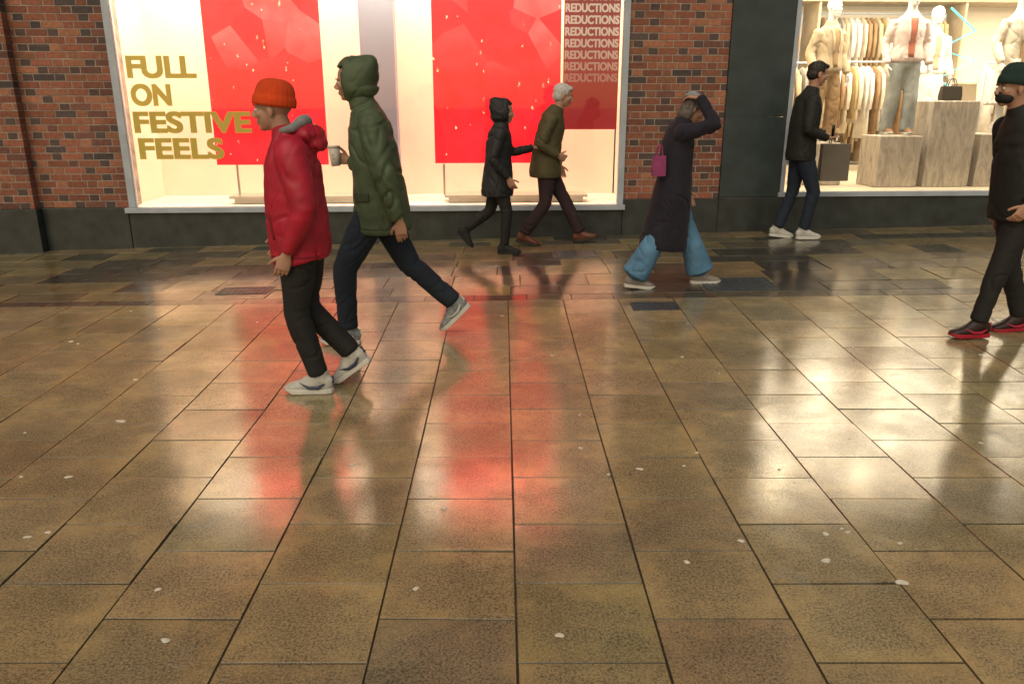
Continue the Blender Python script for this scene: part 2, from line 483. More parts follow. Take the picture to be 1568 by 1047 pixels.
# ------------------------------------------------------------------ building
FL = (0, 9.228, 0); FR = math.radians(3.0)
bld = empty('brick_shop_building', FL, FR)
br = G(); mo = G()
rb = random.Random(3)
def bcol():
    r = rb.random()
    if r < 0.50: c = (0.30, 0.108, 0.066)
    elif r < 0.76: c = (0.36, 0.150, 0.088)
    elif r < 0.88: c = (0.19, 0.080, 0.062)
    else: c = (0.09, 0.068, 0.068)
    k = rb.uniform(0.75, 1.2)
    return tuple(v*k for v in c)
def brickwall(u0, u1, z0, z1, w, depth=0.1):
    mo.box(u0+0.004, u1-0.004, w+0.0035, w+depth+0.25, z0, z1)
    z = z0; row = 0
    while z < z1-0.02:
        zt = min(z+0.065, z1)
        u = u0 - (0.0 if row % 2 else 0.17); k = 0
        while u < u1:
            ln = 0.215 if k % 2 == 0 else 0.1025
            a, b_ = max(u, u0), min(u+ln, u1)
            if b_-a > 0.02:
                j = rb.uniform(-0.0012, 0.0012); bv = 0.0022
                jz = rb.uniform(-0.0012, 0.0012)
                base = len(br.v); c = bcol()
                if k % 2 and rb.random() < 0.35: c = (0.10, 0.065, 0.06)
                for ins, yy in ((0, w+depth), (0, w+bv), (bv, w)):
                    for (uu, zz) in ((a+ins, z+jz+ins), (b_-ins, z+jz+ins), (b_-ins, zt+jz-ins), (a+ins, zt+jz-ins)):
                        br.v.append(Vector((uu, yy+j, zz)))
                br.face((base+8, base+9, base+10, base+11), 0, c)
                for r in (0, 4):
                    for kk in range(4):
                        k2 = (kk+1) % 4
                        br.face((base+r+kk, base+r+k2, base+r+4+k2, base+r+4+kk), 0, c)
            u += ln+0.011; k += 1
        z += 0.076; row += 1
TOP = 3.75
brickwall(-11.0, -5.36, 0.47, TOP, -0.11)
brickwall(-5.36, -4.36, 0.47, TOP, 0.0)
brickwall(1.30, 2.44, 0.53, TOP, 0.0)
mk('brickwork', br, M_brick, bld, col=True)
mk('mortar_backing', mo, M_mortar, bld)
pl = G()
pl.box(-11.0, -5.33, -0.15, 0.3, -0.3, 0.468)
pl.box(-5.328, -4.38, -0.03, 0.3, -0.3, 0.468)
pl.box(-4.378, 1.298, -0.02, 0.3, -0.3, 0.415)
pl.box(1.30, 2.438, -0.03, 0.3, -0.3, 0.528)
pl.box(2.44, 11.0, -0.035, 0.3, -0.3, 0.545)
mk('plinth', pl, M_plinth, bld, bevel=0.006)
pr = G()
pr.box(2.442, 3.16, -0.03, 0.3, 0.547, 1.45)
pr.box(2.442, 3.16, -0.03, 0.3, 1.456, TOP)
mk('slate_pier', pr, M_slate, bld, bevel=0.004)
up = G()
up.box(-11.0, 11.0, -0.16, 0.5, TOP+0.002, TOP+0.55)
mk('fascia', up, M_slate, bld, bevel=0.01)
brt = G(); brt.box(-11, 11, -0.0, 6.0, TOP+0.552, 9.0)
m, nt, p = newmat('upper_brick')
tc = N(nt, 'ShaderNodeTexCoord'); bt = N(nt, 'ShaderNodeTexBrick')
mp = N(nt, 'ShaderNodeMapping'); mp.inputs['Rotation'].default_value = (math.radians(90), 0, 0)
nt.links.new(tc.outputs['Object'], mp.inputs[0]); nt.links.new(mp.outputs[0], bt.inputs['Vector'])
bt.inputs['Scale'].default_value = 1; bt.inputs['Brick Width'].default_value = 0.225; bt.inputs['Row Height'].default_value = 0.075; bt.inputs['Mortar Size'].default_value = 0.005
bt.inputs['Color1'].default_value = (0.30, 0.09, 0.05, 1); bt.inputs['Color2'].default_value = (0.2, 0.07, 0.045, 1); bt.inputs['Mortar'].default_value = (0.25, 0.2, 0.17, 1)
nt.links.new(bt.outputs[0], p.inputs['Base Color']); p.inputs['Roughness'].default_value = 0.85
mk('upper_wall', brt, m, bld)
uw = G()
for u in (-8.5, -5.2, -1.9, 1.4, 4.7, 8.0):
    uw.box(u-0.6, u+0.6, -0.03, 0.01, 5.2, 7.0)
mk('upper_windows', uw, simple('upper_glass', (0.02, 0.025, 0.03), 0.08, 0.1, 3, 0), bld)
uf = G()
for u in (-8.5, -5.2, -1.9, 1.4, 4.7, 8.0):
    uf.box(u-0.68, u+0.68, -0.07, 0.01, 5.08, 5.197); uf.box(u-0.025, u+0.025, -0.045, -0.031, 5.2, 7.0)
    uf.box(u-0.66, u-0.602, -0.045, 0.01, 5.2, 7.0); uf.box(u+0.602, u+0.66, -0.045, 0.01, 5.2, 7.0); uf.box(u-0.68, u+0.68, -0.05, 0.01, 7.003, 7.15)
mk('upper_window_frames', uf, M_white, bld, bevel=0.004)
fr = G()
WT = 3.55
fr.box(-4.40, 1.32, -0.07, 0.05, 0.410, 0.468)
fr.box(-4.365, -4.285, -0.025, 0.06, 0.47, WT)
fr.box(1.235, 1.305, -0.025, 0.06, 0.47, WT)
fr.box(-4.365, 1.305, -0.025, 0.06, WT+0.002, TOP-0.002)
mk('shop_window_frame', fr, M_frame, bld, bevel=0.004)
fr2 = G()
fr2.box(3.14, 11.0, -0.06, 0.06, 0.548, 0.60)
fr2.box(3.163, 3.215, -0.025, 0.06, 0.602, WT)
fr2.box(8.2, 8.26, -0.025, 0.06, 0.602, WT)
fr2.box(3.163, 11.0, -0.025, 0.06, WT+0.002, TOP-0.002)
mk('shop_window_frame.001', fr2, M_frame, bld, bevel=0.004)
gl = G()
gl.box(-4.287, 1.237, 0.012, 0.018, 0.466, WT+0.004)
gl.box(3.213, 8.202, 0.012, 0.018, 0.60, WT+0.004)
gl.box(8.258, 11.0, 0.012, 0.018, 0.60, WT+0.004)
mk('shop_glass', gl, M_glass, bld)
i1 = G()
i1.box(-4.5, 1.4, 1.25, 1.30, 0.3, 3.7, 0)
i1.box(-4.5, -4.42, 0.31, 1.248, 0.3, 3.7, 0)
i1.box(1.42, 1.5, 0.31, 1.248, 0.3, 3.7, 0)
i1.box(-4.41, 1.41, 0.062, 1.247, 0.40, 0.465, 1)
i1.box(-4.41, 1.41, 0.062, 1.247, 3.6, 3.66, 1)
mk('window_display_case', i1, [M_cream, M_white], bld)
ci = G(); ci.box(-1.74, -1.34, 0.55, 0.85, 0.467, 3.598)
mk('display_column', ci, M_grey, bld, bevel=0.01)
lp = G()
for u in (-3.8, -1.9, 0.0):
    lp.tube([(u, 0.35, 3.597), (u, 0.35, 3.56)], [0.06, 0.06], cap=0.0, seg=8)
mk('display_downlights', lp, emis('lamp_face', (1.0, 0.82, 0.5), 20), bld)
i2 = G()
i2.box(3.0, 11.2, 4.6, 4.7, 0.4, 3.8, 0)
i2.box(3.0, 3.08, 0.31, 4.598, 0.4, 3.8, 0)
i2.box(3.085, 11.2, 0.062, 4.598, 0.50, 0.60, 1)
i2.box(3.085, 11.2, 0.062, 4.598, 3.62, 3.7, 2)
mk('shop_interior', i2, [M_int, M_woodf, M_white], bld)
lp = G()
for u in (3.7, 4.9, 6.1, 7.3):
    for w in (0.6, 2.4):
        lp.tube([(u+0.3*w*0.4, w, 3.617), (u+0.3*w*0.4, w, 3.57)], [0.09, 0.09], cap=0.0, seg=8)
mk('shop_downlights', lp, emis('lamp_face2', (1.0, 0.80, 0.45), 40), bld)

def facade_obj(name, g, mats, **kw):
    return mk(name, g, mats, loc=FL, rz=FR, **kw)

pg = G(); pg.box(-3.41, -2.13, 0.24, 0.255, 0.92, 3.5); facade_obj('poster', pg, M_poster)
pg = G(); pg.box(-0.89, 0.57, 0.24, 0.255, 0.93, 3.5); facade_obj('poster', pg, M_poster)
M_stand = simple('stand_white', (0.55, 0.50, 0.42), 0.5, 0.05)
for (u0, u1) in ((-3.41, -2.13), (-0.89, 0.57)):
    st = G()
    for u in (u0+0.22, u1-0.75, u1-0.22) if u0 < -3 else (u0+0.10, u1-0.15):
        st.box(u-0.012, u+0.012, 0.25, 0.274, 0.56, 0.918)
    st.box(u0+0.1, u1+0.35, 0.22, 0.62, 0.53, 0.56)
    st.box(u0+0.15, u1+0.30, 0.26, 0.58, 0.467, 0.528)
    facade_obj('poster_stand', st, M_stand, bevel=0.003)
sg = G(); sg.box(0.585, 1.215, 0.10, 0.108, 1.315, 3.5)
m, nt, p = newmat('sale_sign_red')
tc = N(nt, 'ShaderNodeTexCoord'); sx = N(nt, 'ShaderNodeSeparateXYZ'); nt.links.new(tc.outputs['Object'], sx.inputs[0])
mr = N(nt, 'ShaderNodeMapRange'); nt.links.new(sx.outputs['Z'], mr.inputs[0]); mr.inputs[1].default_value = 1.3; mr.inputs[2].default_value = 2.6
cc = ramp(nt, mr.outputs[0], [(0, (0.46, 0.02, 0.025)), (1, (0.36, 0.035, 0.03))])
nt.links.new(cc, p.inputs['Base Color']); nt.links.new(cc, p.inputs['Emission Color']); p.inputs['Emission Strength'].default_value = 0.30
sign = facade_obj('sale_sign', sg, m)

def text_into(g, body, u, z, width, cap, w, bold=.006):
    cu = bpy.data.curves.new('t', 'FONT'); cu.body = body; cu.size = 1.0; cu.offset = 0.02; cu.extrude = 0.0
    ob = bpy.data.objects.new('t', cu); COL.objects.link(ob)
    dg = bpy.context.evaluated_depsgraph_get()
    me = bpy.data.meshes.new_from_object(ob.evaluated_get(dg))
    bpy.data.objects.remove(ob)
    xs = [v.co.x for v in me.vertices]; ys = [v.co.y for v in me.vertices]
    x0, x1, y0, y1 = min(xs), max(xs), min(ys), max(ys)
    k = 0
    for (ox, oz) in ((-1, -.6), (1, -.6), (-1, .6), (1, .6), (0, 0)):
        b = len(g.v)
        for v in me.vertices:
            g.v.append(Vector((u+(v.co.x-x0)/(x1-x0)*width+ox*bold, w-k*.0003, z+(v.co.y-y0)/(y1-y0)*cap+oz*bold)))
        for pl_ in me.polygons:
            g.face([b+i for i in pl_.vertices])
        k += 1
tg = G()
for (t, u, z, wd) in (('FULL', -4.20, 1.868, 0.73), ('ON', -4.19, 1.578, 0.42), ('FESTIVE', -4.20, 1.288, 1.27), ('FEELS', -4.18, 1.003, 0.92)):
    text_into(tg, t, u, z, wd, 0.225, 0.030, .009)
facade_obj('window_lettering', tg, simple('gold_vinyl', (0.42, 0.30, 0.045), 0.5, 0.05, 3, 0, emit=(0.55, 0.38, 0.05), es=0.40))  # emission lifts the street side of the letters, which gets little light
k = 0; z = 3.30
while z > 1.72:
    tg = G(); text_into(tg, 'REDUCTIONS', 0.60, z, 0.60, 0.088, 0.095, .003)
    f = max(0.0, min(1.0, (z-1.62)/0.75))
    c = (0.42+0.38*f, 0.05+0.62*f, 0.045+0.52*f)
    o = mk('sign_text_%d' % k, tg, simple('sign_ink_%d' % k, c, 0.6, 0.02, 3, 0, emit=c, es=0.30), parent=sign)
    z -= 0.122; k += 1

# ------------------------------------------------------------------ people
def cloth(name, c, rough=0.75, var=0.3, sheen=0.0, bump=0.25):
    return simple(name, c, rough, var, 7.0, bump, 220.0, sheen=sheen)
M_skin = simple('skin', (0.44, 0.245, 0.175), 0.5, 0.12, 20, 0.05)
M_eye = simple('eye', (0.03, 0.02, 0.015), 0.15, 0, 5, 0)
M_eyew = simple('eye_white', (0.6, 0.58, 0.54), 0.25, 0, 5, 0)
M_lip = simple('lips', (0.38, 0.15, 0.12), 0.5, 0, 5, 0)
M_shoe_w = simple('white_shoe', (0.52, 0.52, 0.50), 0.5, 0.25, 25, 0.2, 80)
M_sole_w = simple('white_sole', (0.62, 0.62, 0.60), 0.5, 0.1, 20, 0)
M_black = cloth('black_cloth', (0.012, 0.012, 0.014), 0.8)

def limb(g, a, b, c, radii, lat=(0, 1, 0)):
    a, b, c = Vector(a), Vector(b), Vector(c)
    r0, r1, r2, r3, r4 = radii
    P = [a, a.lerp(b, .45), a.lerp(b, .85), b, b.lerp(c, .15), b.lerp(c, .5), b.lerp(c, .85), c]
    lp = lambda x, y, t: x+(y-x)*t
    R = [r0, r1, lp(r1, r2, .8), r2, lp(r2, r3, .3), r3, lp(r3, r4, .7), r4]
    R = [(r, r) if not isinstance(r, tuple) else r for r in R]
    P[3] = b*0.7 + (P[2]+P[4])*0.15
    g.tube(P, R, lat)

def shoe(name, parent, ankle, y, pitch, mat, msole, sc=1.0, yaw=0.0, accent=None):
    M = Matrix.Translation((ankle[0], y, ankle[1])) @ Matrix.Rotation(yaw, 4, 'Z') @ Matrix.Rotation(pitch, 4, 'Y') @ Matrix.Scale(sc, 4)
    g = G()
    xs = [-.075, -.055, -.03, .0, .03, .06, .10, .14, .17, .192]
    zc = [-.042, -.036, -.028, -.020, -.030, -.040, -.050, -.056, -.060, -.066]
    ry = [.022, .032, .037, .038, .038, .040, .045, .045, .037, .020]
    rz = [.034, .048, .060, .068, .058, .047, .036, .029, .023, .014]
    g.tube([(x, 0, z) for x, z in zip(xs, zc)], [(a, b) for a, b in zip(rz, ry)], lat=(0, 1, 0), cap=0.5)
    for i, v in enumerate(g.v):
        if v.z < -.078: g.v[i] = Vector((v.x, v.y, -.078))
    g.tube([(-.012, 0, -.02), (-.018, 0, .045)], [.042, .043], cap=0.1)
    g.xf(0, M)
    blob(name, g, mat, parent, 0.0055, 3)
    if accent:
        a = G()
        for sy in (1, -1):
            a.tube([(-.04, sy*.040, -.030), (.0, sy*.0445, -.052), (.05, sy*.0435, -.052), (.10, sy*.034, -.026)], [.0045, .011, .009, .003], lat=(0, 1, 0), seg=8)
        for kx in (.045, .065, .085):
            a.tube([(kx, -.022, -.006-(kx-.045)*.42), (kx+.004, 0, .0045-(kx-.045)*.42), (kx, .022, -.006-(kx-.045)*.42)], [.0035]*3, lat=(0, 0, 1), seg=6)
        a.tube([(-.078, -.012, -.03), (-.080, 0, .0), (-.078, .012, -.03)], [.010]*3, seg=6)
        a.xf(0, M); mk(name+'_trim', a, accent, parent, smooth=True)
    s = G()
    prof = [(-.083, .0), (-.075, .028), (-.05, .039), (0, .041), (.05, .042), (.10, .049), (.15, .046), (.185, .032), (.203, .0)]
    out = [(x, w) for x, w in prof] + [(x, -w) for x, w in prof[-2:0:-1]]
    n = len(out)
    for z in (-.092, -.064):
        for (x, w) in out:
            zz = z + (0.012 if x > .16 and z < -.09 else 0) + (0.006 if x > .17 else 0)
            s.v.append(Vector((x, w, zz)))
    s.face(range(n)); s.face(range(2*n-1, n-1, -1))
    for k in range(n):
        k2 = (k+1) % n
        s.face((k, k+n, k2+n, k2))
    s.xf(0, M)
    mk(name+'_sole', s, msole, parent, bevel=0.004)

def hand(name, parent, wrist, d, palm, thumb, mat, curl=0.35, sc=1.0):
    d = Vector(d).normalized(); pn = Vector(palm); pn = (pn - d*pn.dot(d)).normalized()
    s = d.cross(pn)
    if s.dot(Vector(thumb)) < 0: s = -s
    w = Vector(wrist)
    g = G()
    g.tube([w-d*.03, w, w+d*.03*sc, w+d*.06*sc, w+d*.085*sc], [(.019, .026), (.018, .026), (.016, .036), (.015, .040), (.012, .038)], lat=s, seg=14)
    for i, (o, ln) in enumerate(((.030, .070), (.011, .078), (-.010, .073), (-.029, .058))):
        p = w + d*.078*sc + s*o*sc; a = curl*(0.7+0.12*i)
        P = [p-d*.02, p]; R = [.0088, .0088]; ang = 0
        for j, q in enumerate((.42, .32, .26)):
            ang += a
            dv = d*math.cos(ang) + pn*math.sin(ang)
            p = p + dv*ln*q*sc; P.append(p); R.append(.0083-.0008*j)
        g.tube(P, R, lat=s, seg=10)
    p = w + d*.022*sc + s*.022*sc
    P = [p]; R = [.012]
    for j, (q, k) in enumerate(((.035, .75), (.028, .5), (.022, .3))):
        dv = (d*(1-k*.5) + s*k + pn*.35*(j+1)*.6).normalized()
        p = p + dv*q*sc; P.append(p); R.append(.0105-.001*j)
    g.tube(P, R, lat=pn, seg=10)
    blob(name, g, mat, parent, 0.0036, 2)

def head(parent, hx, hz, pitch, neck, skin=M_skin, yaw=0.0, sc=1.0, eyes=True):
    M = Matrix.Translation((hx, 0, hz)) @ Matrix.Rotation(yaw, 4, 'Z') @ Matrix.Rotation(pitch, 4, 'Y') @ Matrix.Scale(sc, 4)
    g = G()
    g.ell((-.012, 0, .032), (.096, .076, .084))
    g.ell((.030, 0, -.030), (.058, .060, .078))
    g.tube([(.0, 0, -.05), (.045, 0, -.078), (.072, 0, -.098)], [(.04, .055), (.032, .042), (.016, .024)], lat=(0, 1, 0))
    g.ell((.074, 0, .020), (.016, .048, .012))
    g.tube([(.082, 0, .012), (.098, 0, -.014), (.108, 0, -.030)], [.008, .011, .014])
    g.ell((.098, .010, -.034), (.011, .009, .008)); g.ell((.098, -.010, -.034), (.011, .009, .008))
    g.ell((.083, 0, -.058), (.011, .024, .007)); g.ell((.081, 0, -.069), (.011, .021, .007))
    for sy in (1, -1):
        g.ell((.058, sy*.040, -.022), (.024, .020, .022))
        g.ell((-.006, sy*.075, -.010), (.018, .010, .032))
        g.ell((-.004, sy*.074, -.034), (.010, .009, .012))
    g.xf(0, M)
    nb = Vector((neck[0], 0, neck[1])); ht = M @ Vector((-.018, 0, -.045))
    g.tube([nb-Vector((0, 0, .04)), nb, nb.lerp(ht, .5), ht], [.060, .056, .053, .055])
    blob('head', g, skin, parent, 0.0055, 3)
    if eyes:
        e = G()
        for sy in (1, -1): e.ell((.0765, sy*.030, -.001), (.0125, .0135, .0095), 12, 8)
        e.xf(0, M); mk('eyes', e, M_eyew, parent, smooth=True)
        e = G()
        for sy in (1, -1):
            e.ell((.0865, sy*.030, -.001), (.0035, .006, .006), 10, 6)
            e.tube([(.082, sy*.048, .020), (.0905, sy*.030, .025), (.090, sy*.014, .022)], [.003, .004, .003], seg=8)
        e.xf(0, M); mk('pupils_and_brows', e, M_eye, parent, smooth=True)
        e = G(); e.ell((.0885, 0, -.0585), (.0065, .019, .0042), 12, 6); e.ell((.0870, 0, -.068), (.0065, .016, .0045), 12, 6)
        e.xf(0, M); mk('lips', e, M_lip, parent, smooth=True)
    return M

def beanie(parent, M, mat, h=.118, low=.018):
    g = G(); seg = 96
    prof = []
    for j in range(4): prof.append((low-.004+j*.016, 1.03+0.03*math.sin(j/3*math.pi), 1))
    for j in range(10):
        t = j/9
        prof.append((low+.048+(h-.030)*math.sin(t*math.pi/2), max(0.02, math.cos(t*math.pi/2)**.62)*.985, .7))
    for (z, r, rib) in prof:
        for k in range(seg):
            t = 2*math.pi*k/seg
            rr = r*(1+.014*rib*math.cos(24*t))
            rr *= 1+.03*noise.noise(Vector((math.cos(t)*2, math.sin(t)*2, z*14)))
            back = -.02*(z-low)/.1
            tilt = -0.20*(math.cos(t)*-.09*r)
            g.v.append(Vector((-.012+back+.106*rr*math.cos(t), .088*rr*math.sin(t), z+tilt)))
    n = len(prof)
    for i in range(n-1):
        for k in range(seg):
            k2 = (k+1) % seg
            g.face((i*seg+k, i*seg+k2, (i+1)*seg+k2, (i+1)*seg+k))
    g.face(range((n-1)*seg, n*seg))
    g.xf(0, M)
    o = mk('beanie', g, mat, parent, smooth=True)
    s = o.modifiers.new('s', 'SOLIDIFY'); s.thickness = .006

def hood_up(parent, M, mat, sc=1.0, open_x=.045, seed=0, name='hood'):
    g = G(); seg, rings = 64, 44
    c = Vector((-.028, 0, .008)); r = Vector((.126*sc, .108*sc, .138*sc))
    for j in range(rings+1):
        ph = math.pi*j/rings
        for k in range(seg):
            t = 2*math.pi*k/seg
            d = Vector((math.sin(ph)*math.cos(t), math.sin(ph)*math.sin(t), math.cos(ph)))
            p = c + Vector((d.x*r.x, d.y*r.y, d.z*r.z))
            if p.x < -.05: p += Vector((-.035, 0, .022))*min(1, (-.05-p.x)/.07)*max(0, min(1, (p.z+.02)/.10))
            if p.z < -.05: p.x -= .012; p.y *= 1.06
            a = noise.noise(Vector((p.x*11+seed, p.y*7, p.z*15+p.x*9)))
            b2 = noise.noise(Vector((p.x*9+seed+7, p.y*9, p.z*9)))
            p = c + (p-c)*(1 + .08*b2 - .07*math.exp(-(a/.1)**2))
            g.v.append(p)
    for j in range(rings):
        for k in range(seg):
            k2 = (k+1) % seg
            q = (j*seg+k, (j+1)*seg+k, (j+1)*seg+k2, j*seg+k2)
            ct = sum((g.v[i] for i in q), Vector())/4
            if ct.x > open_x + (0.05 if ct.z > .09 else 0) - .35*max(0, ct.z-.03) and ct.z > -.115 and ct.z < .105: continue
            g.face(q)
    g.xf(0, M)
    o = mk(name, g, mat, parent, smooth=True)
    s = o.modifiers.new('s', 'SOLIDIFY'); s.thickness = .012; s.offset = 0

def hair(parent, M, mat, kind='short', seed=0):
    g = G()
    g.ell((-.020, 0, .042), (.100, .084, .086))
    g.ell((-.045, 0, -.010), (.070, .080, .070))
    if kind == 'short':
        g.ell((.045, 0, .085), (.045, .055, .030))
    if kind == 'bob':
        g.ell((-.060, 0, -.055), (.055, .078, .080)); g.ell((.035, 0, .085), (.050, .056, .030))
        for sy in (1, -1): g.ell((-.025, sy*.068, -.030), (.035, .022, .070))
    for i, v in enumerate(g.v):
        if v.x > .045 and v.z < .055: g.v[i] = Vector((.045-(v.x-.045)*.3, v.y*.8, v.z))
    g.xf(0, M)
    blob('hair', g, mat, parent, 0.006, 2, disp=(.008, 45, 22), seed=seed)

def person(name, loc, face, sp):
    E = empty(name, (loc[0], loc[1], loc[2]), sp.get('yaw', 0.0) + (0.0 if face == 'R' else math.pi))
    sd = sp.get('seed', 1.0)*3.7
    g = G()
    hx, hz = sp['hip']; k = sp.get('legk', 1.0)
    g.tube([(hx, 0, hz+.16), (hx, 0, hz+.05), (hx, 0, hz-.04)], [(.12*k, .155*k), (.125*k, .165*k), (.115*k, .15*k)])
    R = sp.get('legr', (.098, .088, .066, .062, .056))
    for (y, kn, an, pitch) in sp['legs']:
        a = (hx, y*.85, hz-.02); b = (kn[0], y, kn[1]); c = (an[0], y*.9, an[1]+.025)
        limb(g, a, b, c, R)
    blob('trousers', g, sp['trousers'], E, 0.009, 3, disp=(sp.get('tw', .010), 5, 9), seed=sd)
    i = 0
    for (y, kn, an, pitch) in sp['legs']:
        shoe('shoe_%d' % i, E, an, y*.9, pitch, sp['shoe'], sp['sole'], sp.get('shoesc', 1.0), sp.get('toe', 0.0)*(1 if y > 0 else -1), sp.get('accent')); i += 1
    g = G()
    T = sp['torso']
    g.tube([(x, 0, z) for x, z, a, b in T], [(a, b) for x, z, a, b in T], cap=.12, seg=28)
    SR = sp.get('armr', (.070, .062, .052, .048, .042))
    for (y, sh, el, wr, ey, wy) in sp['arms']:
        limb(g, (sh[0], y, sh[1]), (el[0], ey, el[1]), (wr[0], wy, wr[1]), SR)
        g.ell((sh[0], y*.92, sh[1]), (SR[0]*1.12, SR[0]*1.05, SR[0]*1.1))
    for e in sp.get('extra', []): g.ell(*e)
    J = blob('jacket', g, sp['top'], E, 0.009, 3, disp=(sp.get('jw', .012), 4.5, 5.5), seed=sd+5)
    i = 0
    for h in sp['hands']:
        ar = sp['arms'][i]
        hand('hand_%d' % i, E, (ar[3][0]+h[0][0]*.012, ar[5]+h[0][1]*.012, ar[3][1]+h[0][2]*.012), h[0], h[1], h[2], sp.get('handmat', M_skin), h[3])
        i += 1
    M = head(E, *sp['head'], neck=sp['neck'], skin=sp.get('skin', M_skin), yaw=sp.get('hyaw', 0), sc=sp.get('headsc', 1.0))
    sp['J'] = J
    return E, M

def gzp(x, y): return gz(x, y)+0.001

# A
M_redj = cloth('red_jacket', (0.44, 0.008, 0.036), 0.5, 0.3)
M_redd = cloth('red_trim', (0.20, 0.004, 0.014), 0.5, 0.3)
spA = dict(
    hip=(.0, .87), seed=1, trousers=M_black, shoe=M_shoe_w, sole=M_sole_w, accent=simple('navy_trim', (.03, .04, .09), .5),
    legs=[(.085, (.045, .475), (-.05, .093), 0.0), (-.085, (.03, .47), (-.21, .175), .62)],
    torso=[(.01, .755, .150, .190), (.015, .775, .166, .203), (.015, .84, .168, .205), (.02, .95, .170, .205), (.02, 1.12, .160, .205), (.012, 1.28, .145, .195), (.015, 1.37, .115, .165), (.03, 1.43, .080, .10), (.04, 1.475, .066, .07)],
    arms=[(.185, (-.02, 1.345), (-.085, 1.07), (.03, .84), .235, .215), (-.185, (.01, 1.345), (-.03, 1.07), (.15, .88), -.235, -.19)],
    armr=(.078, .072, .061, .056, .046), jw=.018, legr=(.105, .096, .074, .068, .060),
    extra=[((-.085, 0, 1.435), (.085, .125, .060)), ((-.12, 0, 1.39), (.06, .10, .055))],
    hands=[((.35, .1, -1), (.3, -1, 0), (1, 0, 0), .5), ((.5, .2, -1), (0, 1, 0), (1, 0, 0), .4)],
    head=(.105, 1.565, .05), neck=(.045, 1.42), top=M_redj)
EA, MA = person('walking_man', (-1.16, 4.32, gzp(-1.16, 4.32)), 'L', spA)
beanie(EA, MA, cloth('orange_knit', (0.66, 0.060, 0.006), 0.9, 0.25, bump=0.6), h=.115)
g = G(); g.tube([(-.02, -.11, 1.47), (-.055, -.06, 1.50), (-.065, 0, 1.505), (-.055, .06, 1.50), (-.02, .11, 1.47), (.05, .085, 1.455)], [.02, .032, .034, .032, .024, .015], lat=(0, 0, 1))
blob('hood_lining', g, cloth('grey_fleece', (0.27, 0.28, 0.30), 0.9), EA, .007, 2)
patch('hem_seam', spA['J'], EA, [(-.12, .80), (.14, .80), (.14, .806), (-.12, .806)], 1, M_redd, .002, 20, 1)
patch('pocket_zip', spA['J'], EA, [(.10, .90), (.11, .90), (.135, 1.03), (.125, 1.03)], 1, M_redd, .003, 2, 8)

# B
M_green = cloth('green_parka', (0.070, 0.103, 0.054), 0.6, 0.3)
M_greend = cloth('green_trim', (0.04, 0.058, 0.030), 0.6, 0.3)
M_navy = cloth('navy_denim', (0.010, 0.018, 0.036), 0.85)
M_grey_shoe = simple('grey_trainer', (0.25, 0.28, 0.30), 0.6, 0.5, 30, 0.3, 80)
spB = dict(
    hip=(.0, .93), seed=2, trousers=M_navy, shoe=M_grey_shoe, sole=M_sole_w, legk=1.05, accent=simple('pale_trim', (.55, .56, .56), .5),
    legs=[(.09, (.215, .52), (.215, .093), 0.0), (-.09, (-.19, .525), (-.49, .235), .78)],
    torso=[(-.045, .765, .180, .220), (-.045, .785, .193, .228), (-.040, .88, .186, .23), (-.035, .98, .175, .225), (-.02, 1.15, .158, .22), (.0, 1.32, .155, .215), (.015, 1.44, .135, .19), (.035, 1.52, .10, .13), (.055, 1.585, .082, .088), (.065, 1.62, .078, .08)],
    arms=[(.205, (-.03, 1.455), (-.10, 1.14), (-.185, .87), .265, .235), (-.205, (.03, 1.455), (.02, 1.16), (.19, 1.20), -.255, -.22)],
    armr=(.085, .082, .072, .067, .056), jw=.020, legr=(.112, .102, .080, .073, .066),
    hands=[((-.1, 0, -1), (0, -1, 0), (1, 0, 0), .45), ((1, .1, .25), (0, 1, .1), (0, 0, 1), .75)],
    head=(.115, 1.705, .10), neck=(.055, 1.56), top=M_green)
EB, MB = person('walking_man', (-.90, 5.22, gzp(-.9, 5.22)), 'L', spB)
hood_up(EB, MB, M_green, 1.04, seed=3)
patch('pocket_flap', spB['J'], EB, [(.00, .98), (.115, .965), (.12, 1.02), (.005, 1.035)], 1, M_greend, .005)
patch('hem_seam', spB['J'], EB, [(-.20, .80), (.11, .80), (.11, .806), (-.20, .806)], 1, M_greend, .002, 20, 1)
g = G(); g.tube([(.285, -.185, 1.17), (.29, -.185, 1.22), (.295, -.185, 1.29)], [.030, .034, .040], cap=0.05, seg=24)
g.tube([(.2955, -.185, 1.291), (.296, -.185, 1.302)], [.043, .041], cap=0.05, seg=24)
mk('coffee_cup', g, simple('paper_cup', (0.6, 0.58, 0.55), 0.5, 0.1), EB, smooth=True)
# C
M_dcoat = cloth('charcoal_coat', (0.014, 0.015, 0.019), 0.65, 0.3)
EC, MC = person('walking_woman', (-.11, 8.25, gzp(-.11, 8.25)), 'R', dict(
    hip=(-.04, .80), seed=3, trousers=M_black, shoe=M_black, sole=M_black, headsc=.94, shoesc=.9, legk=.9,
    legs=[(-.075, (.06, .44), (.03, .083), 0.0), (.075, (-.12, .43), (-.38, .22), .85)],
    torso=[(-.045, .60, .165, .19), (-.045, .65, .172, .195), (-.035, .82, .155, .185), (-.03, .98, .135, .17), (-.02, 1.12, .135, .175), (-.01, 1.23, .115, .16), (.0, 1.29, .085, .10), (.01, 1.34, .07, .075)],
    arms=[(-.165, (-.01, 1.225), (-.09, .98), (.07, .80), -.215, -.17), (.165, (.0, 1.225), (.10, 1.02), (.32, 1.07), .23, .30)],
    armr=(.064, .060, .052, .048, .040), legr=(.090, .080, .062, .056, .048), jw=.012,
    hands=[((.5, .1, -1), (.3, 1, 0), (1, 0, 0), .5), ((1, .3, 0), (0, 0, -1), (0, -1, 0), .5)],
    head=(.035, 1.43, .12), neck=(.01, 1.32), top=M_dcoat))
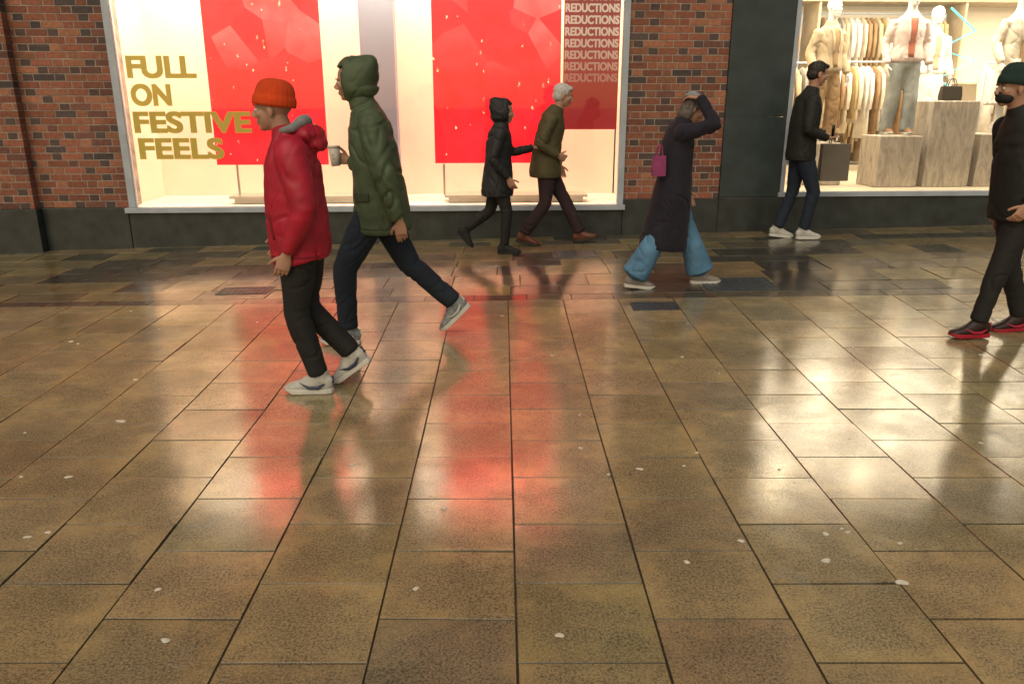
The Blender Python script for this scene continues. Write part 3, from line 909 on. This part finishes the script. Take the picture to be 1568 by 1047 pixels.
hood_up(EC, MC, M_dcoat, 1.0, seed=7)
def bag(name, parent, c, w, h, t, mat, handle=.12, soft=.06):
    g = G(); x, y, z = c
    n = 6
    for j in range(n+1):
        tt = j/n; zz = z-h/2+h*tt
        k = 1-soft*abs(tt-.35)*2
        for (a, b) in ((-1, -1), (0, -1.15), (1, -1), (1.0, 0), (1, 1), (0, 1.15), (-1, 1), (-1.0, 0)):
            g.v.append(Vector((x+a*w/2*k, y+b*t/2*(1-.35*tt), zz)))
    for j in range(n):
        for k in range(8):
            k2 = (k+1) % 8
            g.face((j*8+k, j*8+k2, (j+1)*8+k2, (j+1)*8+k))
    g.face(range(7, -1, -1)); g.face(range(n*8, n*8+8))
    for s in (-1, 1):
        P = []
        for k in range(9):
            a = math.pi*k/8
            P.append((x-math.cos(a)*w*.22, y+s*t*.22, z+h/2-.01+math.sin(a)*handle))
        g.tube(P, [.006]*9, lat=(0, 1, 0), seg=8)
    return mk(name, g, mat, parent, bevel=0.004)

# M
M_olive = cloth('olive_jacket', (0.085, 0.072, 0.030), 0.7, 0.3)
M_burg = cloth('burgundy_trousers', (0.032, 0.015, 0.022), 0.8)
M_brown = simple('brown_leather', (0.13, 0.04, 0.022), .35, .3, 20)
M_whair = simple('white_hair', (0.55, 0.55, 0.56), 0.6, 0.3, 60, .4, 150)
EM, MM = person('walking_man', (.39, 8.72, gzp(.39, 8.72)), 'R', dict(
    hip=(-.02, .86), seed=4, trousers=M_burg, shoe=M_brown, sole=simple('brown_sole', (.03, .02, .015), .6),
    legs=[(-.085, (-.02, .47), (-.25, .115), .22), (.085, (.19, .49), (.37, .11), -.18)],
    torso=[(-.03, .745, .165, .19), (-.03, .80, .175, .198), (-.02, .95, .165, .195), (.0, 1.12, .150, .195), (.03, 1.27, .145, .19), (.045, 1.37, .12, .165), (.075, 1.43, .085, .10), (.095, 1.475, .066, .07)],
    arms=[(-.185, (.02, 1.345), (-.09, 1.09), (.09, .98), -.24, -.17), (.185, (.04, 1.345), (.0, 1.07), (.14, .86), .235, .20)],
    armr=(.072, .066, .057, .052, .044), legr=(.102, .092, .072, .068, .062), jw=.014,
    hands=[((1, .5, -.4), (0, 1, 0), (0, 0, 1), .6), ((.3, 0, -1), (0, -1, 0), (1, 0, 0), .4)],
    head=(.155, 1.585, .22), neck=(.095, 1.42), top=M_olive))
hair(EM, MM, M_whair, 'short', 2)

# D
M_navyc = cloth('navy_wool_coat', (0.013, 0.011, 0.025), 0.9, 0.3, sheen=.05)
M_jean = cloth('light_blue_denim', (0.095, 0.23, 0.40), 0.85, 0.35)
ED, MD = person('walking_woman', (1.40, 6.62, gzp(1.4, 6.62)), 'R', dict(
    hip=(-.05, .84), seed=5, trousers=M_jean, shoe=simple('taupe_shoe', (.26, .23, .21), .6), sole=M_sole_w, shoesc=.95, headsc=.96,
    legs=[(-.085, (-.17, .46), (-.36, .088), .10), (.085, (.10, .46), (.23, .088), 0.0)],
    torso=[(-.12, .33, .195, .195), (-.115, .38, .198, .20), (-.095, .55, .182, .20), (-.070, .75, .160, .195), (-.055, .92, .142, .18), (-.05, 1.08, .136, .178), (-.04, 1.2, .132, .18), (-.03, 1.29, .105, .15), (-.01, 1.345, .08, .095), (.0, 1.385, .066, .07)],
    arms=[(-.17, (-.03, 1.275), (.20, 1.34), (.09, 1.545), -.25, -.13), (.17, (-.03, 1.275), (-.05, 1.0), (.10, .80), .22, .19)],
    armr=(.068, .062, .056, .050, .042), legr=(.098, .088, .082, .095, .118), jw=.014, tw=.014,
    hands=[((-.75, .65, .1), (0, .2, -1), (1, 0, 0), .35), ((.3, 0, -1), (0, -1, 0), (1, 0, 0), .4)],
    head=(.065, 1.455, .42), neck=(.0, 1.34), top=M_navyc))
hair(ED, MD, simple('grey_brown_hair', (0.12, 0.10, 0.09), 0.6, 0.5, 40, .4, 150), 'bob', 5)
g = G(); g.ell((-.02, 0, .085), (.085, .078, .055)); g.xf(0, MD)
blob('hair_scarf', g, cloth('silver_scarf', (.32, .38, .44), .7, .5), ED, .006, 2, disp=(.010, 25, 25))
bag('shoulder_bag', ED, (-.215, -.16, 1.02), .11, .16, .06, simple('pink_bag', (.26, .03, .14), .6, .4), .10)

# E
M_bjk = cloth('black_jacket', (0.010, 0.012, 0.012), 0.7)
M_dj = cloth('dark_jeans', (0.011, 0.020, 0.040), 0.85)
EE, ME = person('walking_man', (3.16, 8.80, gzp(3.16, 8.8)), 'R', dict(
    hip=(.01, .95), seed=6, trousers=M_dj, shoe=M_shoe_w, sole=M_sole_w, headsc=1.03,
    legs=[(-.09, (.15, .53), (.09, .10), .0), (.09, (-.01, .52), (-.15, .10), .10)],
    torso=[(.0, .86, .15, .19), (.0, .92, .158, .198), (.0, 1.08, .150, .20), (.005, 1.25, .150, .205), (.02, 1.40, .145, .20), (.03, 1.50, .12, .17), (.045, 1.57, .085, .105), (.06, 1.625, .07, .075)],
    arms=[(-.195, (.0, 1.47), (-.04, 1.18), (.20, 1.10), -.25, -.17), (.195, (.02, 1.47), (-.0, 1.17), (.28, 1.13), .25, .12)],
    armr=(.076, .070, .060, .055, .046), legr=(.102, .092, .070, .064, .058), jw=.013,
    hands=[((1, .3, 0), (0, .3, 1), (0, 1, 0), .6), ((1, -.2, -.1), (0, 0, -1), (0, -1, 0), .8)],
    head=(.095, 1.755, .22), neck=(.06, 1.57), top=M_bjk))
hair(EE, ME, simple('dark_hair', (0.02, 0.016, 0.013), 0.5, 0.3, 60, .4, 150), 'short', 8)
bag('paper_bag', EE, (.42, .12, .83), .31, .40, .12, simple('taupe_paper', (.15, .125, .10), .7, .1), .12, .0)
g = G(); g.box(.275, .283, -.15, -.08, 1.10, 1.24); mk('phone', g, simple('phone', (.02, .02, .02), .2), EE, bevel=.003)

# F
M_redshoe = simple('black_red_trainer', (0.02, 0.006, 0.008), 0.5, 0.3, 20)
EF, MF = person('walking_man', (3.32, 5.25, gzp(3.32, 5.25)), 'L', dict(
    hip=(-.06, .90), seed=7, trousers=M_black, shoe=M_redshoe, sole=simple('red_sole', (.38, .008, .03), .5), accent=simple('red_trim2', (.38, .01, .04), .5),
    legs=[(.09, (.05, .53), (.125, .098), .02), (-.09, (-.11, .50), (-.245, .10), .10)],
    torso=[(-.06, .80, .165, .20), (-.06, .86, .172, .205), (-.04, 1.02, .165, .205), (-.02, 1.18, .16, .205), (.0, 1.32, .15, .195), (.015, 1.42, .12, .17), (.04, 1.48, .085, .105), (.06, 1.53, .068, .072)],
    arms=[(.19, (-.01, 1.385), (-.12, 1.12), (.02, .93), .245, .21), (-.19, (.02, 1.385), (-.06, 1.10), (-.08, .84), -.245, -.23)],
    armr=(.078, .072, .062, .057, .048), legr=(.106, .094, .072, .064, .055), jw=.014,
    hands=[((.6, 0, -1), (0, -1, 0), (1, 0, 0), .6), ((.1, 0, -1), (0, 1, 0), (1, 0, 0), .5)],
    head=(.125, 1.635, .05), neck=(.06, 1.48), top=M_bjk))
beanie(EF, MF, cloth('teal_knit', (0.012, 0.036, 0.034), 0.9, 0.3, bump=0.6), h=.115)
g = G(); g.ell((.045, 0, -.060), (.054, .062, .042)); g.ell((.080, 0, -.040), (.028, .03, .026)); g.xf(0, MF)
blob('face_mask', g, M_black, EF, .006, 3)

# ------------------------------------------------------------------ shop contents
c3 = math.cos(FR); s3 = math.sin(FR)
def fw(u, w): return (u*c3 - w*s3, FL[1] + u*s3 + w*c3)
M_mann = simple('mannequin_shell', (.66, .65, .64), .4, .05)
m, nt, p = newmat('grained_wood')
tc = N(nt, 'ShaderNodeTexCoord'); mp = N(nt, 'ShaderNodeMapping'); mp.inputs['Scale'].default_value = (6, 6, 1.6)
nt.links.new(tc.outputs['Object'], mp.inputs[0])
nz = N(nt, 'ShaderNodeTexNoise', i_Scale=1.6, i_Detail=7.0, i_Roughness=.65, i_Distortion=2.0); nt.links.new(mp.outputs[0], nz.inputs['Vector'])
nt.links.new(ramp(nt, nz.outputs[0], [(.3, (.26, .23, .19)), (.5, (.42, .37, .31)), (.7, (.54, .49, .42))]), p.inputs['Base Color']); p.inputs['Roughness'].default_value = .7
M_wood = m
def block(u0, u1, w0, w1, z1, name='display_plinth'):
    g = G(); g.box(u0, u1, w0, w1, .602, z1)
    facade_obj(name, g, M_wood, bevel=.01)
block(4.55, 5.08, .45, .95, 1.22)
block(5.16, 5.74, .45, 1.0, 1.63)
block(5.82, 6.25, .45, .95, 1.24)
block(3.75, 4.25, .75, 1.25, 1.12)
block(6.35, 6.95, .6, 1.1, 1.0)
block(7.4, 7.9, .5, 1.0, 1.3)

def mannequin(u, w, z, rot, top, bottom, skirt=False, coatlen=None, seed=1, sh=None, trim=None):
    x, y = fw(u, w)
    E = empty('mannequin', (x, y, z), FR+rot)
    g = G()
    if skirt:
        g.tube([(0, 0, .98), (0, 0, .88), (0, 0, .6), (0, 0, .35)], [(.10, .13), (.13, .17), (.17, .22), (.21, .27)], cap=.05)
        blob('skirt', g, bottom, E, .013, 3, disp=(.02, 10, 1), seed=seed)
        g = G()
        for sy in (1, -1): limb(g, (0, sy*.08, .7), (.0, sy*.08, .45), (0, sy*.08, .05), (.06, .055, .045, .045, .03))
        blob('legs', g, M_mann, E, .013, 3)
    else:
        g.tube([(0, 0, 1.0), (0, 0, .88), (0, 0, .8)], [(.11, .15), (.12, .165), (.11, .15)])
        limb(g, (0, .085, .84), (.05, .10, .47), (.03, .11, .06), (.10, .095, .085, .085, .085))
        limb(g, (0, -.085, .84), (.0, -.10, .47), (-.06, -.11, .06), (.10, .095, .085, .085, .085))
        blob('trousers', g, bottom, E, .013, 3, disp=(.012, 6, 7), seed=seed)
    for k, (xx, sy) in enumerate(((.03, 1), (-.06, -1))):
        shoe('shoe_%d' % k, E, (xx if not skirt else 0, .093), sy*.10, 0, sh or M_mann, M_sole_w, .9)
    zl = coatlen if coatlen else .86
    g = G()
    g.tube([(0, 0, zl), (0, 0, zl+.04), (0, 0, 1.05), (0, 0, 1.22), (0, 0, 1.34), (0, 0, 1.40), (0, 0, 1.45)],
           [(.14, .19), (.15, .195), (.125, .17), (.135, .185), (.11, .165), (.07, .09), (.055, .06)], cap=.1)
    for sy in (1, -1):
        limb(g, (0, sy*.17, 1.32), (-.05, sy*.25, 1.07), (.08, sy*.25, .84), (.066, .062, .056, .052, .046))
    T = blob('top', g, top, E, .011, 3, disp=(.014, 5, 6), seed=seed+3)
    # open front with shirt showing, lapels and belt, laid on the garment (local +X is the front)
    me = T.data
    bv = BVHTree.FromPolygons([v.co for v in me.vertices], [pp.vertices[:] for pp in me.polygons])
    def front(nm, outline, mat, off):
        gq = G(); ny_, nz_ = 6, 10
        for j in range(nz_+1):
            t = j/nz_
            y0 = outline[0][0]*(1-t)+outline[1][0]*t; y1 = outline[0][1]*(1-t)+outline[1][1]*t
            zz = outline[2]*(1-t)+outline[3]*t
            for i in range(ny_+1):
                yy = y0+(y1-y0)*i/ny_
                h = bv.ray_cast(Vector((1, yy, zz)), Vector((-1, 0, 0)))
                if h[0] is None: return
                gq.v.append(h[0]+Vector((off, 0, 0)))
        for j in range(nz_):
            for i in range(ny_):
                a = j*(ny_+1)+i
                gq.face((a, a+1, a+ny_+2, a+ny_+1))
        o = mk(nm, gq, mat, E, smooth=True)
        s_ = o.modifiers.new('s', 'SOLIDIFY'); s_.thickness = .004; s_.offset = 0
    front('shirt_front', [(-.035, .035), (-.05, .05), zl+.05, 1.36], trim or M_whitec, .004)
    front('lapel_left', [(.03, .045), (.045, .085), 1.08, 1.35], top, .012)
    front('lapel_right', [(-.045, -.03), (-.085, -.045), 1.08, 1.35], top, .012)
    for sy in (1, -1):
        hand('hand_%s' % ('l' if sy > 0 else 'r'), E, (.085, sy*.25, .82), (.3, 0, -1), (0, -sy, 0), (1, 0, 0), M_mann, .25)
    head(E, .03, 1.60, 0, (0, 1.44), skin=M_mann, eyes=False)
F_ = math.radians(-90)
M_beige = cloth('beige_knit', (.50, .40, .27), .9, .3)
M_pink = cloth('pink_white_jacket', (.70, .56, .52), .85, .25)
M_gjean = cloth('grey_jeans', (.32, .35, .35), .85, .3)
M_whitec = cloth('white_cloth', (.72, .70, .65), .85, .2)
M_tan = cloth('tan_cloth', (.32, .20, .10), .85, .3)
mannequin(4.02, 1.0, 1.125, F_+.3, M_beige, M_tan, seed=3, trim=M_tan)
mannequin(4.86, .70, 1.225, F_-.1, M_pink, M_gjean, seed=4, sh=simple('tan_boot', (.3, .16, .08), .5), trim=cloth('rust_knit', (.40, .12, .07), .9))
mannequin(5.75, 1.7, 1.12, F_, M_whitec, M_whitec, skirt=True, seed=5, trim=M_beige)
mannequin(6.25, .75, 1.243, F_+.2, cloth('stripe_knit', (.7, .62, .5), .9, .5), M_whitec, skirt=True, coatlen=.62, seed=6, trim=M_tan)
mannequin(7.65, .75, 1.303, F_, M_beige, M_whitec, seed=7)
block(5.5, 6.0, 1.45, 1.95, 1.12)
hb = bag('handbag', None, (0, 0, 0), .26, .17, .10, simple('black_leather2', (.015, .013, .012), .35), .10)
x, y = fw(5.48, .68); hb.location = (x, y, 1.72); hb.rotation_euler = (0, 0, FR)

def rack(u0, u1, w, zr, cols, seed):
    r = random.Random(seed)
    g = G()
    g.tube([(u0-.05, w, zr), (u1+.05, w, zr)], [.014, .014], lat=(0, 0, 1), seg=10)
    for u in (u0-.05, u1+.05): g.tube([(u, w, .602), (u, w, zr+.01)], [.014, .014], seg=10)
    e = empty('clothes_rack', FL, FR)
    mk('rail', g, M_frame, e, smooth=True)
    u = u0; gs_ = {}
    while u < u1:
        i = r.randrange(len(cols)); gg_ = gs_.setdefault(i, G())
        ln = r.uniform(.65, 1.05); t = r.uniform(.025, .045); zt = zr-.06
        P = [(u, w, zt), (u, w, zt-.06), (u, w, zt-.14), (u+r.uniform(-.02, .02), w, zt-.5*ln), (u+r.uniform(-.02, .02), w, zt-ln)]
        gg_.tube(P, [(.012, .03), (t*.7, .15), (t, .22), (t, .20), (t*1.2, .23)], lat=(0, 1, 0), seg=20, cap=.05)
        gg_.tube([(u-t*.2, w-.20, zt-.12), (u, w-.235, zt-.38), (u, w-.22, zt-.62)], [t*.8, t*.8, t*.7], seg=10)
        u += t*2+r.uniform(.005, .03)
    for i, gg_ in gs_.items():
        mk('garments_%d' % i, gg_, cols[i], e, smooth=True)
cols = [M_beige, M_whitec, M_tan, cloth('cream', (.66, .58, .46), .9), cloth('mustard', (.45, .34, .18), .9), cloth('grey_knit', (.33, .33, .32), .9)]
rack(3.5, 4.75, 2.3, 2.15, cols, 1)
rack(5.0, 6.4, 3.0, 2.2, cols, 2)
rack(6.9, 8.6, 2.2, 2.15, cols, 3)
rack(3.5, 4.9, 4.25, 3.0, cols, 4)
rack(5.3, 7.3, 4.25, 3.0, cols, 5)
rack(3.5, 4.9, 4.25, 1.75, cols, 6)
rack(5.3, 7.3, 4.25, 1.75, cols, 7)
sh = G()
for z in (1.9, 3.15):
    sh.box(3.2, 10.5, 3.95, 4.595, z, z+.03)
for u in (3.3, 5.1, 7.5, 9.8): sh.box(u, u+.04, 3.97, 4.59, .602, 3.5)
facade_obj('wall_shelving', sh, simple('oak', (.52, .43, .31), .6, .3, 5), bevel=.003)
ng = G(); P = []
for i, (a, b_) in enumerate([(6.05, 2.9), (6.45, 2.6), (5.95, 2.35), (6.5, 2.2), (6.0, 1.95), (6.4, 1.7), (6.1, 1.5)]): P.append((a+.35, 2.5, b_))
ng.tube(P, [.014]*len(P), lat=(0, 1, 0), seg=8)
facade_obj('neon_sign', ng, emis('neon_cyan', (.04, .70, .68), 1.3), smooth=True)

# ------------------------------------------------------------------ lights
def area(name, u, w, z, sx_, sy_, power, col, rx=0.0):
    l = bpy.data.lights.new(name, 'AREA'); l.shape = 'RECTANGLE'; l.size = sx_; l.size_y = sy_; l.energy = power; l.color = col
    o = bpy.data.objects.new(name, l); COL.objects.link(o)
    x, y = fw(u, w); o.location = (x, y, z); o.rotation_euler = (rx, 0, FR)
    return o
area('display_strip_light', -1.5, .14, 3.54, 5.4, .12, 190, (1.0, .84, .60), math.radians(28))
area('display_strip_light', -1.5, .75, 3.54, 5.4, .4, 90, (1.0, .84, .60))
area('shop_ceiling_light', 6.2, .35, 3.55, 6.0, .4, 210, (1.0, .86, .66), math.radians(20))
area('shop_ceiling_light', 6.6, 2.4, 3.55, 6.5, 2.5, 320, (1.0, .85, .62))

wd = bpy.data.worlds.new('World'); S.world = wd; wd.use_nodes = True
nt = wd.node_tree; bg = nt.nodes['Background']
sky = N(nt, 'ShaderNodeTexSky', sky_type='NISHITA'); sky.sun_disc = False
sky.sun_elevation = math.radians(38); sky.sun_rotation = math.radians(200)
c = mul(nt, sky.outputs[0], (1.0, 0.76, 0.46))
nt.links.new(c, bg.inputs['Color']); bg.inputs['Strength'].default_value = 0.12
sl = bpy.data.lights.new('sun', 'SUN'); sl.energy = 1.4; sl.angle = math.radians(60); sl.color = (1.0, .86, .66)
so = bpy.data.objects.new('sun', sl); COL.objects.link(so)
d = Vector((0.20, 0.85, -1.1))
so.rotation_euler = d.to_track_quat('-Z', 'Y').to_euler()

cam = bpy.data.cameras.new('cam'); cam.sensor_width = 36; cam.lens = 1200/1568*36; cam.clip_end = 1000; cam.clip_start = .05
co = bpy.data.objects.new('camera', cam); COL.objects.link(co)
co.location = (0, 0, 1.6); co.rotation_euler = (math.radians(90-16.9), 0, 0)
S.camera = co
